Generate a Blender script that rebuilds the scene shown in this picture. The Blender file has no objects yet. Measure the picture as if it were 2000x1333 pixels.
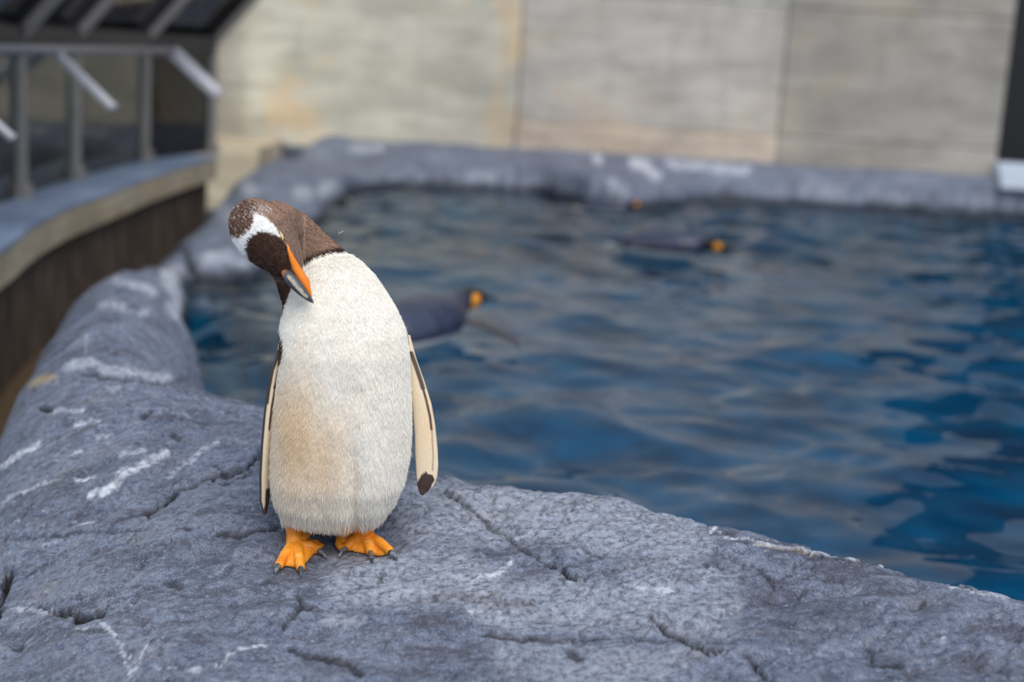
import bpy, bmesh, math, random
import numpy as np
from mathutils import Vector, Matrix
from mathutils.bvhtree import BVHTree

random.seed(7); rng = np.random.default_rng(7)
SC = bpy.context.scene
COL = SC.collection

# ------------------------------------------------------------------ camera
CAM_H = 0.85; PITCH = math.radians(11.5); ROLL = 0.06; FPX = 50/36*2000
FW = np.array([0, math.cos(PITCH), -math.sin(PITCH)])
R0 = np.array([1., 0, 0]); U0 = np.array([0, math.sin(PITCH), math.cos(PITCH)])
RT = math.cos(ROLL)*R0 + math.sin(ROLL)*U0
UP = -math.sin(ROLL)*R0 + math.cos(ROLL)*U0
CC = np.array([0, 0, CAM_H])
cam = bpy.data.cameras.new('camera'); camo = bpy.data.objects.new('camera', cam); COL.objects.link(camo)
M = Matrix.Identity(4)
for i in range(3):
    M[i][0] = RT[i]; M[i][1] = UP[i]; M[i][2] = -FW[i]; M[i][3] = CC[i]
camo.matrix_world = M
cam.lens = 50; cam.sensor_width = 36; cam.clip_end = 200
cam.dof.use_dof = True; cam.dof.focus_distance = 2.36; cam.dof.aperture_fstop = 2.0
SC.camera = camo

# ------------------------------------------------------------------ world, sun, exposure
W = bpy.data.worlds.new('overcast_sky'); SC.world = W; W.use_nodes = True
bgn = W.node_tree.nodes['Background']
bgn.inputs[0].default_value = (0.60, 0.76, 1.0, 1); bgn.inputs[1].default_value = 0.62
sun = bpy.data.lights.new('sun', 'SUN'); suno = bpy.data.objects.new('sun', sun); COL.objects.link(suno)
sun.energy = 1.9; sun.color = (1.0, 0.93, 0.82); sun.angle = math.radians(50)
suno.rotation_euler = (math.radians(38), math.radians(10), math.radians(8))
SC.view_settings.view_transform = 'Standard'; SC.view_settings.look = 'None'
SC.view_settings.gamma = 1.0; SC.view_settings.use_curve_mapping = False
SC.view_settings.exposure = 0.55

# ------------------------------------------------------------------ helpers
def ray(x, y): return FW + RT*(x-1000)/FPX - UP*(y-666.5)/FPX
def G(x, y, z):
    d = ray(x, y); return CC + d*(z-CAM_H)/d[2]
def VP(x, y, Y):
    d = ray(x, y); return CC + d*Y/d[1]
def proj(P):
    d = np.asarray(P, float) - CC; k = np.maximum(d @ FW, 1e-3)
    return 1000 + FPX*(d @ RT)/k, 666.5 - FPX*(d @ UP)/k
def lin(r, g, b):
    f = lambda c: ((c/255+0.055)/1.055)**2.4 if c > 10 else c/255/12.92
    return np.array([f(r), f(g), f(b)])
def hexa(c): return (float(c[0]), float(c[1]), float(c[2]), 1)

def hsh(i, j, s):
    n = (i*374761393 + j*668265263 + s*1442695041) & 0xFFFFFFFF
    n = ((n ^ (n >> 13))*1274126177) & 0xFFFFFFFF
    return ((n ^ (n >> 16)) & 0xFFFF)/65535.0
def vnoise(x, y, s=0):
    x = np.asarray(x, float); y = np.asarray(y, float)
    xi = np.floor(x).astype(np.int64); yi = np.floor(y).astype(np.int64)
    fx = x-xi; fy = y-yi
    fx = fx*fx*fx*(fx*(fx*6-15)+10); fy = fy*fy*fy*(fy*(fy*6-15)+10)
    a = hsh(xi, yi, s); b = hsh(xi+1, yi, s); c = hsh(xi, yi+1, s); d = hsh(xi+1, yi+1, s)
    return (a+(b-a)*fx + (c-a)*fy + (a-b-c+d)*fx*fy)*2-1
def fbm(x, y, o=4, s=0, g=0.5):
    t = 0; A = 1; F = 1
    for k in range(o):
        t = t + A*vnoise(x*F+k*17.3, y*F-k*9.1, s+k); A *= g; F *= 2.03
    return t
def sstep(a, b, x):
    t = np.clip((x-a)/(b-a), 0, 1); return t*t*(3-2*t)
def seg_dist(x, y, pts, closed=False, t_out=False):
    pts = [np.array(p[:2], float) for p in pts]
    n = len(pts) if closed else len(pts)-1
    best = np.full(np.shape(x), 1e9)
    for i in range(n):
        a = pts[i]; b = pts[(i+1) % len(pts)]; d = b-a
        t = np.clip(((x-a[0])*d[0]+(y-a[1])*d[1])/(d@d+1e-12), 0, 1)
        best = np.minimum(best, np.hypot(x-a[0]-t*d[0], y-a[1]-t*d[1]))
    return best
def in_poly(x, y, pts):
    ins = np.zeros(np.shape(x), bool); n = len(pts); j = n-1
    for i in range(n):
        xi, yi = pts[i][:2]; xj, yj = pts[j][:2]
        c = ((yi > y) != (yj > y)) & (x < (xj-xi)*(y-yi)/((yj-yi) if yj != yi else 1e-9)+xi)
        ins ^= c; j = i
    return ins
def sd_poly(x, y, pts):          # positive inside
    d = seg_dist(x, y, pts, True); return np.where(in_poly(x, y, pts), d, -d)
def smooth_pts(p, n=3):
    p = [np.array(q, float) for q in p]
    for _ in range(n):
        q = [p[0]]
        for a, b in zip(p[:-1], p[1:]): q += [a*.75+b*.25, a*.25+b*.75]
        p = q+[p[-1]]
    return p

def tag(o, label=None, cat=None, group=None, kind=None):
    for k, v in (('label', label), ('category', cat), ('group', group), ('kind', kind)):
        if v: o[k] = v
    return o
def empty(name, loc=(0, 0, 0), **kw):
    o = bpy.data.objects.new(name, None); COL.objects.link(o); o.location = loc
    o.empty_display_size = 0.05; bpy.context.view_layer.update(); return tag(o, **kw)
def obj(name, me, mats, parent=None, smooth=True, **kw):
    o = bpy.data.objects.new(name, me); COL.objects.link(o)
    for m in (mats if isinstance(mats, (list, tuple)) else [mats]):
        if m.name not in [q.name for q in me.materials if q]: me.materials.append(m)
    if smooth and len(me.polygons): me.polygons.foreach_set('use_smooth', [True]*len(me.polygons))
    if parent:
        o.parent = parent; o.matrix_parent_inverse = Matrix.Translation(-Vector(parent.location))  # vertices are in world space
        if parent.parent: o.matrix_parent_inverse = Matrix.Identity(4)
    return tag(o, **kw)
def mesh(name, V, F):
    me = bpy.data.meshes.new(name); me.from_pydata([tuple(map(float, v)) for v in V], [], [tuple(map(int, f)) for f in F]); me.update(); return me
def loft(rings, caps=True):
    V = []; F = []; n = len(rings[0])
    for r in rings: V += [tuple(p) for p in r]
    for i in range(len(rings)-1):
        for j in range(n):
            k = (j+1) % n; F.append((i*n+j, i*n+k, (i+1)*n+k, (i+1)*n+j))
    if caps:
        F.append(tuple(range(n))[::-1]); F.append(tuple(range((len(rings)-1)*n, len(rings)*n)))
    return V, F
def tube(path, radii, n=12):
    path = [np.array(p, float) for p in path]; rings = []; prev = None
    for i, p in enumerate(path):
        t = path[min(i+1, len(path)-1)]-path[max(i-1, 0)]; t /= np.linalg.norm(t)
        ref = prev if prev is not None else (np.array([0, 0, 1.]) if abs(t[2]) < .9 else np.array([1., 0, 0]))
        a = ref-t*(ref@t); a /= np.linalg.norm(a); b = np.cross(t, a); prev = a
        rings.append([p+radii[i]*(math.cos(q)*a+math.sin(q)*b) for q in np.linspace(0, 2*math.pi, n, endpoint=False)])
    return loft(rings)
def merge(parts):
    V = []; F = []
    for v, f in parts:
        o = len(V); V += list(v); F += [tuple(i+o for i in q) for q in f]
    return V, F
def box(x0, x1, y0, y1, z0, z1):
    V = [(x, y, z) for x in (x0, x1) for y in (y0, y1) for z in (z0, z1)]
    return V, [(0, 1, 3, 2), (4, 6, 7, 5), (0, 4, 5, 1), (2, 3, 7, 6), (0, 2, 6, 4), (1, 5, 7, 3)]
def bevel_mesh(name, VF, w=0.004, seg=2):
    me = mesh(name, *VF); bm = bmesh.new(); bm.from_mesh(me)
    bmesh.ops.recalc_face_normals(bm, faces=bm.faces)
    bmesh.ops.bevel(bm, geom=bm.edges[:], offset=w, segments=seg, affect='EDGES', profile=.6)
    bm.to_mesh(me); bm.free(); return me
def fix_normals(me):
    bm = bmesh.new(); bm.from_mesh(me); bmesh.ops.recalc_face_normals(bm, faces=bm.faces); bm.to_mesh(me); bm.free(); return me
def remesh(VF, voxel, smooth=6, fac=.5):
    me = fix_normals(mesh('tmp', *VF)); o = bpy.data.objects.new('tmp', me); COL.objects.link(o)
    m = o.modifiers.new('r', 'REMESH'); m.mode = 'VOXEL'; m.voxel_size = voxel; m.adaptivity = 0
    if smooth:
        s = o.modifiers.new('s', 'SMOOTH'); s.iterations = smooth; s.factor = fac
    bpy.context.view_layer.update()
    dg = bpy.context.evaluated_depsgraph_get(); out = bpy.data.meshes.new_from_object(o.evaluated_get(dg))
    bpy.data.objects.remove(o); bpy.data.meshes.remove(me); return out
def verts_np(me):
    a = np.empty(len(me.vertices)*3, np.float32); me.vertices.foreach_get('co', a); return a.reshape(-1, 3).astype(float)
def normals_np(me):
    a = np.empty(len(me.vertices)*3, np.float32); me.vertex_normals.foreach_get('vector', a); return a.reshape(-1, 3).astype(float)
def set_col(me, name, rgb):
    at = me.attributes.new(name, 'FLOAT_COLOR', 'POINT')
    c = np.ones((len(rgb), 4), np.float32); c[:, :rgb.shape[1]] = rgb; at.data.foreach_set('color', c.ravel())

# ------------------------------------------------------------------ material helpers
class Mat:
    def __init__(s, name, rough=.6, color=(.5, .5, .5), **kw):
        s.m = bpy.data.materials.new(name); s.m.use_nodes = True; s.t = s.m.node_tree
        s.b = s.t.nodes['Principled BSDF']; s.out = s.t.nodes['Material Output']
        s.b.inputs['Base Color'].default_value = hexa(color); s.b.inputs['Roughness'].default_value = rough
        for k, v in kw.items(): s.b.inputs[k.replace('_', ' ')].default_value = v
    def n(s, t, **kw):
        q = s.t.nodes.new(t)
        for k, v in kw.items():
            if k.startswith('i_'): q.inputs[k[2:].replace('_', ' ')].default_value = v
            else: setattr(q, k, v)
        return q
    def l(s, a, b): s.t.links.new(a, b)
    def coords(s, scale=(1, 1, 1), rot=(0, 0, 0)):
        tc = s.n('ShaderNodeTexCoord'); mp = s.n('ShaderNodeMapping'); mp.inputs['Scale'].default_value = scale
        mp.inputs['Rotation'].default_value = rot; s.l(tc.outputs['Object'], mp.inputs['Vector']); return mp.outputs[0]
    def noise(s, vec, scale, detail=6, rough=.6, dist=0):
        q = s.n('ShaderNodeTexNoise'); q.inputs['Scale'].default_value = scale; q.inputs['Detail'].default_value = detail
        q.inputs['Roughness'].default_value = rough; q.inputs['Distortion'].default_value = dist
        s.l(vec, q.inputs['Vector']); return q.outputs['Fac']
    def ramp(s, fac, stops, interp='LINEAR'):
        q = s.n('ShaderNodeValToRGB'); q.color_ramp.interpolation = interp; e = q.color_ramp.elements
        while len(e) < len(stops): e.new(.5)
        for el, (p, c) in zip(e, stops): el.position = p; el.color = hexa(c) if not np.isscalar(c) else (c, c, c, 1)
        s.l(fac, q.inputs[0]); return q.outputs[0]
    def mix(s, fac, a, b, mode='MIX'):
        q = s.n('ShaderNodeMix', data_type='RGBA', blend_type=mode)
        for v, i in ((fac, 0), (a, 6), (b, 7)):
            if hasattr(v, 'type') and hasattr(v, 'is_output'): s.l(v, q.inputs[i])
            elif i == 0: q.inputs[0].default_value = v
            else: q.inputs[i].default_value = hexa(v)
        return q.outputs[2]
    def bump(s, h, strength=.3, dist=.01, prev=None):
        q = s.n('ShaderNodeBump'); q.inputs['Strength'].default_value = strength; q.inputs['Distance'].default_value = dist
        s.l(h, q.inputs['Height'])
        if prev: s.l(prev, q.inputs['Normal'])
        s.l(q.outputs[0], s.b.inputs['Normal']); return q.outputs[0]
    def col(s, o): s.l(o, s.b.inputs['Base Color']); return s
def flat(name, rgb, rough=.5, var=.12, scale=30, bump=0, **kw):
    m = Mat(name, rough, **kw); f = m.noise(m.coords(), scale)
    c = np.array(rgb); m.col(m.ramp(f, [(.3, c*(1-var)), (.7, c*(1+var))]))
    if bump: m.bump(f, bump, .004)
    return m.m
def vcol_mat(name, attr, rough=.7, bump=0, scale=300, **kw):
    m = Mat(name, rough, **kw); a = m.n('ShaderNodeAttribute', attribute_name=attr)
    f = m.noise(m.coords(), scale, 3); m.col(m.mix(m.ramp(f, [(.3, .0), (.8, .25)]), a.outputs['Color'], (0.02, .015, .01)))
    if bump: m.bump(f, bump, .002)
    return m.m

# ------------------------------------------------------------------ the rock rim of the pool (height field)
Z_W = -0.35
inner_px = [(3400, 1500, .07), (2500, 1300, .07), (2000, 1170, .07), (1800, 1108, .07), (1600, 1055, .07), (1420, 1030, .07), (1330, 998, .07), (1250, 985, .06),
            (1100, 960, .06), (900, 928, .06), (800, 915, .06), (650, 885, .06), (515, 832, .02), (450, 808, -.06), (392, 768, -.24),
            (366, 722, -.33), (350, 670, -.34), (352, 625, -.34), (366, 585, -.34), (364, 562, -.34), (350, 548, -.34), (392, 546, -.33), (455, 548, -.33), (540, 525, -.33),
            (600, 455, -.33), (645, 405, -.33), (668, 380, -.30), (690, 354, -.27), (800, 346, -.27), (900, 352, -.27), (1060, 356, -.27),
            (1110, 372, -.27), (1190, 386, -.27), (1300, 388, -.27), (1360, 374, -.27), (1500, 381, -.27), (1700, 392, -.27), (2000, 405, -.27), (2600, 438, -.27)]
inner = [G(*q)[:2] for q in inner_px]
inner = smooth_pts(inner, 2)
pool_poly = inner + [np.array([9.0, 12.3]), np.array([9.0, 1.0])]
outer_px = [(470, 330, -.15), (420, 345, -.1), (288, 405, -.05), (193, 452, -.02), (108, 540, 0.0), (55, 618, .0), (0, 735, 0), (-110, 900, 0), (-190, 1100, 0), (-280, 1500, 0)]
outer = smooth_pts([G(*q)[:2] for q in outer_px], 2)
rock_poly = [np.array([-2.05, 13.4])] + outer + [np.array([-.95, .6]), np.array([9, .6]), np.array([9, 13.4])]

def rock_base(x, y):
    dp = -sd_poly(x, y, pool_poly)
    wob = .035*vnoise(x*3.1, y*3.1, 5)+.018*vnoise(x*9, y*9, 6)
    dp = dp+wob*sstep(2.0, 5, y)+.012*vnoise(x*12, y*12, 61)
    do = sd_poly(x, y, rock_poly)
    front = .075-.14*np.clip(dp, 0, 1.0)
    rim = .035 + .02*vnoise(x*1.5, y*1.2, 3)
    far = -.20 + .015*vnoise(x*1.7, y*2, 4)+.19*sstep(12.3, 13.1, y)
    w1 = sstep(2.75, 3.5, y); w2 = sstep(4.6, 7.5, y)
    zt = front*(1-w1)+rim*w1; zt = zt*(1-w2)+far*w2
    # broad swelling on the left and a lump on the far ledge
    b = G(170, 840, .05); zt = zt + .05*np.exp(-(((x-b[0])/.30)**2+((y-b[1])/.36)**2))
    b = G(60, 1080, .0); zt = zt - .05*np.exp(-(((x-b[0])/.22)**2+((y-b[1])/.35)**2))
    b = G(210, 600, .1); zt = zt + .08*np.exp(-(((x-b[0])/.30)**2+((y-b[1])/.8)**2))
    zt = zt + .15*np.exp(-(((x+1.95)/.45)**2+((y-10.6)/1.3)**2))
    b = G(1140, 330, -.1); zt = zt + .10*np.exp(-(((x-b[0])/.42)**2+((y-b[1])/.5)**2))
    # rounding at the pool lip and on the outer flank
    R = .10; q = np.clip(1-dp/R, 0, 1); zf = zt-.035*(1-np.sqrt(np.maximum(1-q*q, 0)))
    Rr = .34+.05*vnoise(x*2, y*2, 8); q2 = np.clip(1-dp/Rr, 0, 1); zr = Z_W+.01+(zt-Z_W-.01)*np.maximum(1-q2**2.2, 0)**.55
    wr = sstep(2.95, 3.4, y)*(1-sstep(9.2, 11.0, y)); zt = zf*(1-wr)+zr*wr
    zt = np.where(dp < 0, zt+dp*7.0, zt)
    R = .42; q = np.clip(1-do/R, 0, 1); k = (1-np.sqrt(np.maximum(1-q*q, 0)))
    zt = zt-.30*k
    zt = np.where(do < 0, zt+do*5.0, zt)
    return zt, dp, do
def rock_detail(x, y, dp):
    near = 1-sstep(4, 7, y)
    a = math.radians(24); u = x*math.cos(a)+y*math.sin(a); v = -x*math.sin(a)+y*math.cos(a)
    d = .016*fbm(x*2.3, y*2.3, 2, 11)
    d += .007*fbm(u*5, v*9, 3, 21)
    lay = fbm(u*4.0, v*11, 3, 31); d += .013*(np.floor(lay*3.2)/3.2 + sstep(.0, 1, (lay*3.2) % 1)/3.2)*.7
    rd = 1-np.abs(fbm(u*7, v*16, 3, 41)); d -= .010*sstep(.88, 1.0, rd)
    d += .0032*fbm(u*28, v*44, 3, 51)*near
    return d
def rock_z(x, y):
    z, dp, do = rock_base(np.asarray(x, float), np.asarray(y, float)); return z+rock_detail(np.asarray(x, float), np.asarray(y, float), dp)

# flatten the ground gently under the feet
FEET = [G(590, 1090, 0), G(715, 1068, 0)]
def rock_final(x, y):
    z = rock_z(x, y)
    for c in FEET:
        w = np.exp(-(((x-c[0])/.075)**2+((y-c[1])/.09)**2)**2)
        z = z*(1-w) + w*(.14*(y-2.30)-.005)
    return z
def on_rock(px, py, it=6):
    z = 0.0
    for _ in range(it):
        p = G(px, py, z); z = float(rock_final(np.array([p[0]]), np.array([p[1]]))[0])
    return np.array([p[0], p[1], z])

def grid(xs, ys):
    X, Y = np.meshgrid(xs, ys); return X.ravel(), Y.ravel(), len(xs), len(ys)
def steps(a, b, f):
    o = [a]
    while o[-1] < b: o.append(o[-1]+f(o[-1]))
    return np.array(o)
xsA = steps(-2.5, 1.5, lambda x: .0040 if -1.1 < x < .95 else .012)
ysA = steps(1.15, 13.3, lambda y: .010 if y < 1.7 else (.0036 if y < 3.1 else .0036*(y/3.1)**1.85))
xsB = steps(xsA[-1], 8.6, lambda x: .035); ysB1 = steps(1.15, 2.9, lambda y: .03); ysB2 = steps(11.3, 13.3, lambda y: .02)
Vs = []; Fs = []; off = 0
for xs, ys in ((xsA, ysA), (xsB, ysB1), (xsB, ysB2)):
    X, Y, nx, ny = grid(xs, ys); Z = rock_final(X, Y)
    idx = np.arange(nx*ny).reshape(ny, nx)
    q = np.stack([idx[:-1, :-1], idx[:-1, 1:], idx[1:, 1:], idx[1:, :-1]], -1).reshape(-1, 4)
    keep = (Z[q] > -1.0).any(1)
    Vs.append(np.stack([X, Y, np.maximum(Z, -1.4)], 1)); Fs.append(q[keep]+off); off += nx*ny
RV = np.concatenate(Vs); RF = np.concatenate(Fs)
used = np.zeros(len(RV), bool); used[RF.ravel()] = True; remap = np.cumsum(used)-1
RV = RV[used]; RF = remap[RF]

# cracks, veins and stains of the slate, with painted light and shade
CR = [  # points (photo pixels), half width px, depth m
 ([(506, 888), (488, 908), (470, 917), (430, 930), (398, 940), (352, 957), (330, 975), (305, 993), (287, 1003)], 7.5, .04),
 ([(287, 1003), (262, 1012), (228, 1020), (196, 1028)], 2.2, .010),
 ([(480, 928), (440, 947), (400, 948)], 2, .008),
 ([(415, 905), (440, 920), (462, 922)], 2, .008),
 ([(100, 1190), (140, 1200), (165, 1208), (197, 1202)], 8.5, .06),
 ([(72, 1184), (100, 1190)], 4, .02),
 ([(18, 1115), (10, 1145), (0, 1180), (-12, 1215)], 8, .06), ([(24, 1270), (45, 1262)], 5, .02),
 ([(165, 731), (190, 733), (235, 738), (280, 746), (330, 747), (365, 740)], 3.4, .05),
 ([(872, 958), (905, 985), (935, 1005), (958, 1030), (1000, 1055), (1040, 1085), (1075, 1105)], 5, .010),
 ([(1075, 1105), (1095, 1112), (1112, 1126), (1124, 1128)], 6, .03),
 ([(1102, 1100), (1104, 1112)], 3, .015),
 ([(1122, 1060), (1150, 1075), (1178, 1090)], 3, .008), ([(1083, 1070), (1092, 1090)], 3, .008),
 ([(1265, 1200), (1300, 1232), (1345, 1258), (1385, 1270), (1430, 1275)], 5, .022),
 ([(1450, 1282), (1475, 1300), (1500, 1322), (1530, 1345)], 6, .03),
 ([(940, 1240), (1010, 1250), (1090, 1252), (1180, 1247), (1255, 1245)], 3, .012),
 ([(582, 1165), (588, 1185), (575, 1200), (552, 1225)], 6, .012), ([(585, 1187), (603, 1188)], 6, .012),
 ([(330, 1140), (352, 1147)], 8, .010), ([(515, 1141), (535, 1140)], 5, .005),
 ([(565, 1265), (620, 1285), (680, 1295), (710, 1320)], 7, .012),
 ([(425, 1042), (470, 1047), (510, 1035), (545, 1030)], 5, .010),
 ([(700, 1152), (730, 1145), (745, 1133), (750, 1122)], 5, .010),
 ([(345, 1030), (375, 1035)], 4, .006), ([(85, 800), (105, 800)], 6, .02), ([(275, 812), (292, 806)], 5, .012), ([(335, 850), (352, 856)], 6, .010),
 ([(1490, 1065), (1560, 1080), (1640, 1090), (1720, 1105), (1790, 1120), (1900, 1150)], 2.6, .012),
 ([(1735, 1097), (1765, 1105), (1790, 1112)], 5, .016),
 ([(1480, 1110), (1510, 1145), (1515, 1152)], 4, .010), ([(1690, 1260), (1705, 1300), (1760, 1305)], 4, .012),
 ([(1380, 1105), (1410, 1108)], 5, .010), ([(1800, 1190), (1810, 1180)], 5, .012), ([(1850, 1285), (1900, 1290)], 4, .008),
 ([(362, 488), (374, 520), (392, 552)], 9, .10), ([(1110, 1275), (1130, 1285)], 9, .010),
 ([(50, 1130), (95, 1100), (120, 1090)], 2, .005), ([(0, 1050), (60, 1052), (160, 1040), (290, 1035)], 4, .006)]
VE_LIGHT = [  # white calcite veins, scratches and painted light: points, half width px, strength
 ([(180, 968), (207, 955), (228, 940), (240, 925), (262, 920), (285, 903), (325, 886)], 8, 1.0), ([(225, 955), (240, 920)], 4, .8),
 ([(0, 912), (40, 885), (74, 868)], 4.5, .9), ([(0, 987), (30, 967), (80, 947), (118, 933)], 2, .6), ([(148, 938), (183, 934)], 3, .9), ([(140, 886), (163, 880)], 3.5, .7),
 ([(150, 830), (196, 821)], 4.5, .8), ([(188, 857), (222, 848)], 4, .6), ([(232, 890), (280, 878)], 5, .6), ([(335, 932), (370, 903), (425, 865)], 4.5, .55),
 ([(190, 1213), (215, 1230), (228, 1250), (245, 1275), (262, 1290)], 2.4, .9), ([(285, 1255), (281, 1278), (266, 1302), (260, 1310)], 1.8, .7), ([(247, 1297), (255, 1315), (264, 1335)], 2.6, .9),
 ([(365, 1310), (430, 1298), (450, 1280), (475, 1268), (515, 1260)], 2.6, .8), ([(300, 1305), (340, 1300), (365, 1312)], 1.6, .5),
 ([(905, 1152), (938, 1127), (970, 1122), (985, 1112), (1002, 1093)], 4.5, .9), ([(1385, 1041), (1395, 1034), (1406, 1026)], 2.5, .9), ([(1400, 1042), (1430, 1051), (1470, 1056), (1500, 1063)], 2.4, .8),
 ([(1470, 1064), (1500, 1066), (1560, 1072), (1640, 1085), (1720, 1102), (1790, 1124), (1850, 1142), (1990, 1172)], 3.4, .75), ([(1225, 1145), (1260, 1150), (1312, 1154)], 4, .7), ([(1375, 1132), (1383, 1150)], 3.5, .5),
 ([(20, 1190), (60, 1190), (100, 1198), (140, 1205)], 3.5, .55), ([(150, 1228), (170, 1228)], 3, .6), ([(150, 1025), (182, 1022)], 2.5, .6), ([(85, 1068), (110, 1060)], 3, .4),
 ([(335, 540), (350, 565), (360, 590), (345, 605)], 22, .85), ([(195, 495), (205, 515), (190, 520)], 13, .75), ([(225, 545), (260, 555), (300, 572)], 9, .55),
 ([(130, 715), (180, 708), (200, 720), (250, 725), (330, 738)], 9, .55), ([(168, 655), (168, 690)], 3, .4), ([(280, 610), (290, 605)], 8, .4), ([(10, 735), (20, 720)], 6, .5), ([(410, 505), (440, 500), (470, 520)], 16, .5),
 ([(430, 415), (470, 430)], 14, .35), ([(640, 372), (655, 375)], 16, .6), ([(480, 365), (490, 370)], 14, .5), ([(590, 378), (600, 380)], 14, .5), ([(200, 590), (240, 600)], 9, .35), ([(105, 803), (160, 803)], 4.5, .6), ([(210, 760), (230, 760)], 5, .4),
 ([(770, 1108), (800, 1105), (830, 1120)], 14, .35), ([(640, 1210), (700, 1215)], 12, .3), ([(1836, 1256), (1846, 1250)], 6, 1.0), ([(918, 1190), (922, 1200)], 5, .7), ([(1230, 1160), (1210, 1180)], 5, .35),
 ([(1240, 318), (1280, 340)], 12, .9), ([(1165, 308), (1168, 312)], 9, .8), ([(690, 290), (740, 292)], 8, .5), ([(1310, 322), (1460, 332)], 8, .7), ([(1600, 365), (1640, 370)], 10, .4), ([(1200, 360), (1215, 372)], 10, .5), ([(1085, 345), (1115, 365)], 9, .45),
 ([(700, 370), (900, 345), (1050, 350)], 7, .35), ([(1450, 372), (1700, 385), (2000, 400)], 7, .3),
 ([(820, 1000), (1100, 1010), (1330, 1050)], 60, .34), ([(680, 1130), (900, 1130), (1000, 1190)], 55, .34), ([(1050, 1180), (1400, 1200)], 50, .30), ([(1000, 1290), (1300, 1300)], 40, .22), ([(1250, 1120), (1420, 1150)], 40, .25)]  # broad pale strokes paint in the brighter light on the right-hand rock
TA = [([(60, 752), (85, 742), (102, 733)], 7, .9), ([(1480, 1063), (1560, 1080), (1600, 1084)], 3, .6), ([(1735, 1096), (1760, 1100), (1785, 1110)], 5, .9), ([(1725, 1098), (1850, 1135)], 2.2, .6)]
DK = [([(810, 1172), (850, 1165), (900, 1160), (945, 1172)], 11, 1), ([(965, 1165), (1000, 1178), (1040, 1190)], 13, .9), ([(1040, 1205), (1085, 1208)], 12, .8), ([(825, 1215), (900, 1222)], 13, .6), ([(985, 1130), (1010, 1135), (1060, 1115)], 12, .7),
 ([(800, 1275), (880, 1275), (960, 1272)], 15, .6), ([(1120, 1285), (1128, 1290)], 15, .8), ([(1290, 1090), (1400, 1095), (1450, 1110)], 14, .6), ([(1330, 1128), (1360, 1132)], 12, .8), ([(1460, 1140), (1560, 1190), (1680, 1200)], 30, .45), ([(1600, 1110), (1700, 1140), (1850, 1190)], 26, .35),
 ([(950, 1240), (1030, 1252), (1160, 1252)], 7, .9), ([(1260, 1205), (1340, 1235), (1400, 1265)], 14, .4), ([(870, 965), (890, 975)], 12, .8), ([(955, 970), (990, 980)], 8, .6), ([(1420, 1045), (1440, 1050)], 7, .7), ([(600, 1290), (700, 1310)], 18, .5), ([(690, 1175), (720, 1170)], 9, .4),
 ([(60, 1015), (200, 1012), (300, 1000)], 9, .35), ([(430, 1045), (540, 1035)], 7, .6), ([(1500, 1240), (1560, 1245), (1640, 1235)], 14, .5), ([(1700, 1280), (1760, 1300)], 12, .5), ([(1900, 1220), (1990, 1240)], 14, .5), ([(1850, 1300), (2000, 1320)], 18, .5), ([(780, 1330), (840, 1310)], 12, .5)]
px, py = proj(RV)
wx = px+5*vnoise(px*.04, py*.05, 71)+3.2*vnoise(px*.15, py*.17, 72)+.7*vnoise(px*.4, py*.4, 78); wy = py+3.5*vnoise(px*.05, py*.05, 73)+2.2*vnoise(px*.17, py*.17, 74)
inF = (px > -120) & (px < 2120) & (py > 250) & (py < 1450)
paint = np.zeros((len(RV), 3)); tan_ = np.zeros(len(RV)); dz = np.zeros(len(RV))
def near(pts, w):
    P = np.array(pts, float); m = inF & (px > P[:, 0].min()-w*3-14) & (px < P[:, 0].max()+w*3+14) & (py > P[:, 1].min()-w*3-10) & (py < P[:, 1].max()+w*3+10)
    return np.nonzero(m)[0]
for pts, w, dep in CR:
    w = max(w*.9, 2.2); i = near(pts, w); d = seg_dist(wx[i], wy[i], pts)/np.clip(.95+.45*vnoise(px[i]*.035, py[i]*.05, 75)+.3*vnoise(px[i]*.12, py[i]*.12, 79), .45, 1.6)
    k = 1-sstep(w*.1, w*1.35, d); dz[i] = np.minimum(dz[i], -min(dep*.6, .026)*k); paint[i, 2] = np.maximum(paint[i, 2], (1-sstep(w*.5, w*1.3, d))*min(1., .45+dep*22))
for L, ch in ((VE_LIGHT, 0), (DK, 1), (TA, 3)):
    for pts, w, st in L:
        w = max(w, 2.3); i = near(pts, w); d = seg_dist(wx[i], wy[i], pts)
        br = .55+.75*vnoise(px[i]*.11+3, py[i]*.16, 76+ch)+.35*vnoise(px[i]*.31, py[i]*.4, 77)
        k = st*np.clip((1-sstep(w*.45, w*1.4, d))*np.clip(.55+br, 0, 1.2), 0, 1)
        if ch == 3: tan_[i] = np.maximum(tan_[i], k)
        else: paint[i, ch] = np.maximum(paint[i, ch], k)
RV[:, 2] += dz
me = bpy.data.meshes.new('rock_rim')
me.vertices.add(len(RV)); me.vertices.foreach_set('co', RV.astype(np.float32).ravel())
me.loops.add(len(RF)*4); me.loops.foreach_set('vertex_index', RF.astype(np.int32).ravel())
me.polygons.add(len(RF)); me.polygons.foreach_set('loop_start', np.arange(0, len(RF)*4, 4, dtype=np.int32))
me.update(calc_edges=True); me.validate()
set_col(me, 'paint', paint); set_col(me, 'tan', np.repeat(tan_[:, None], 3, 1))

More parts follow.
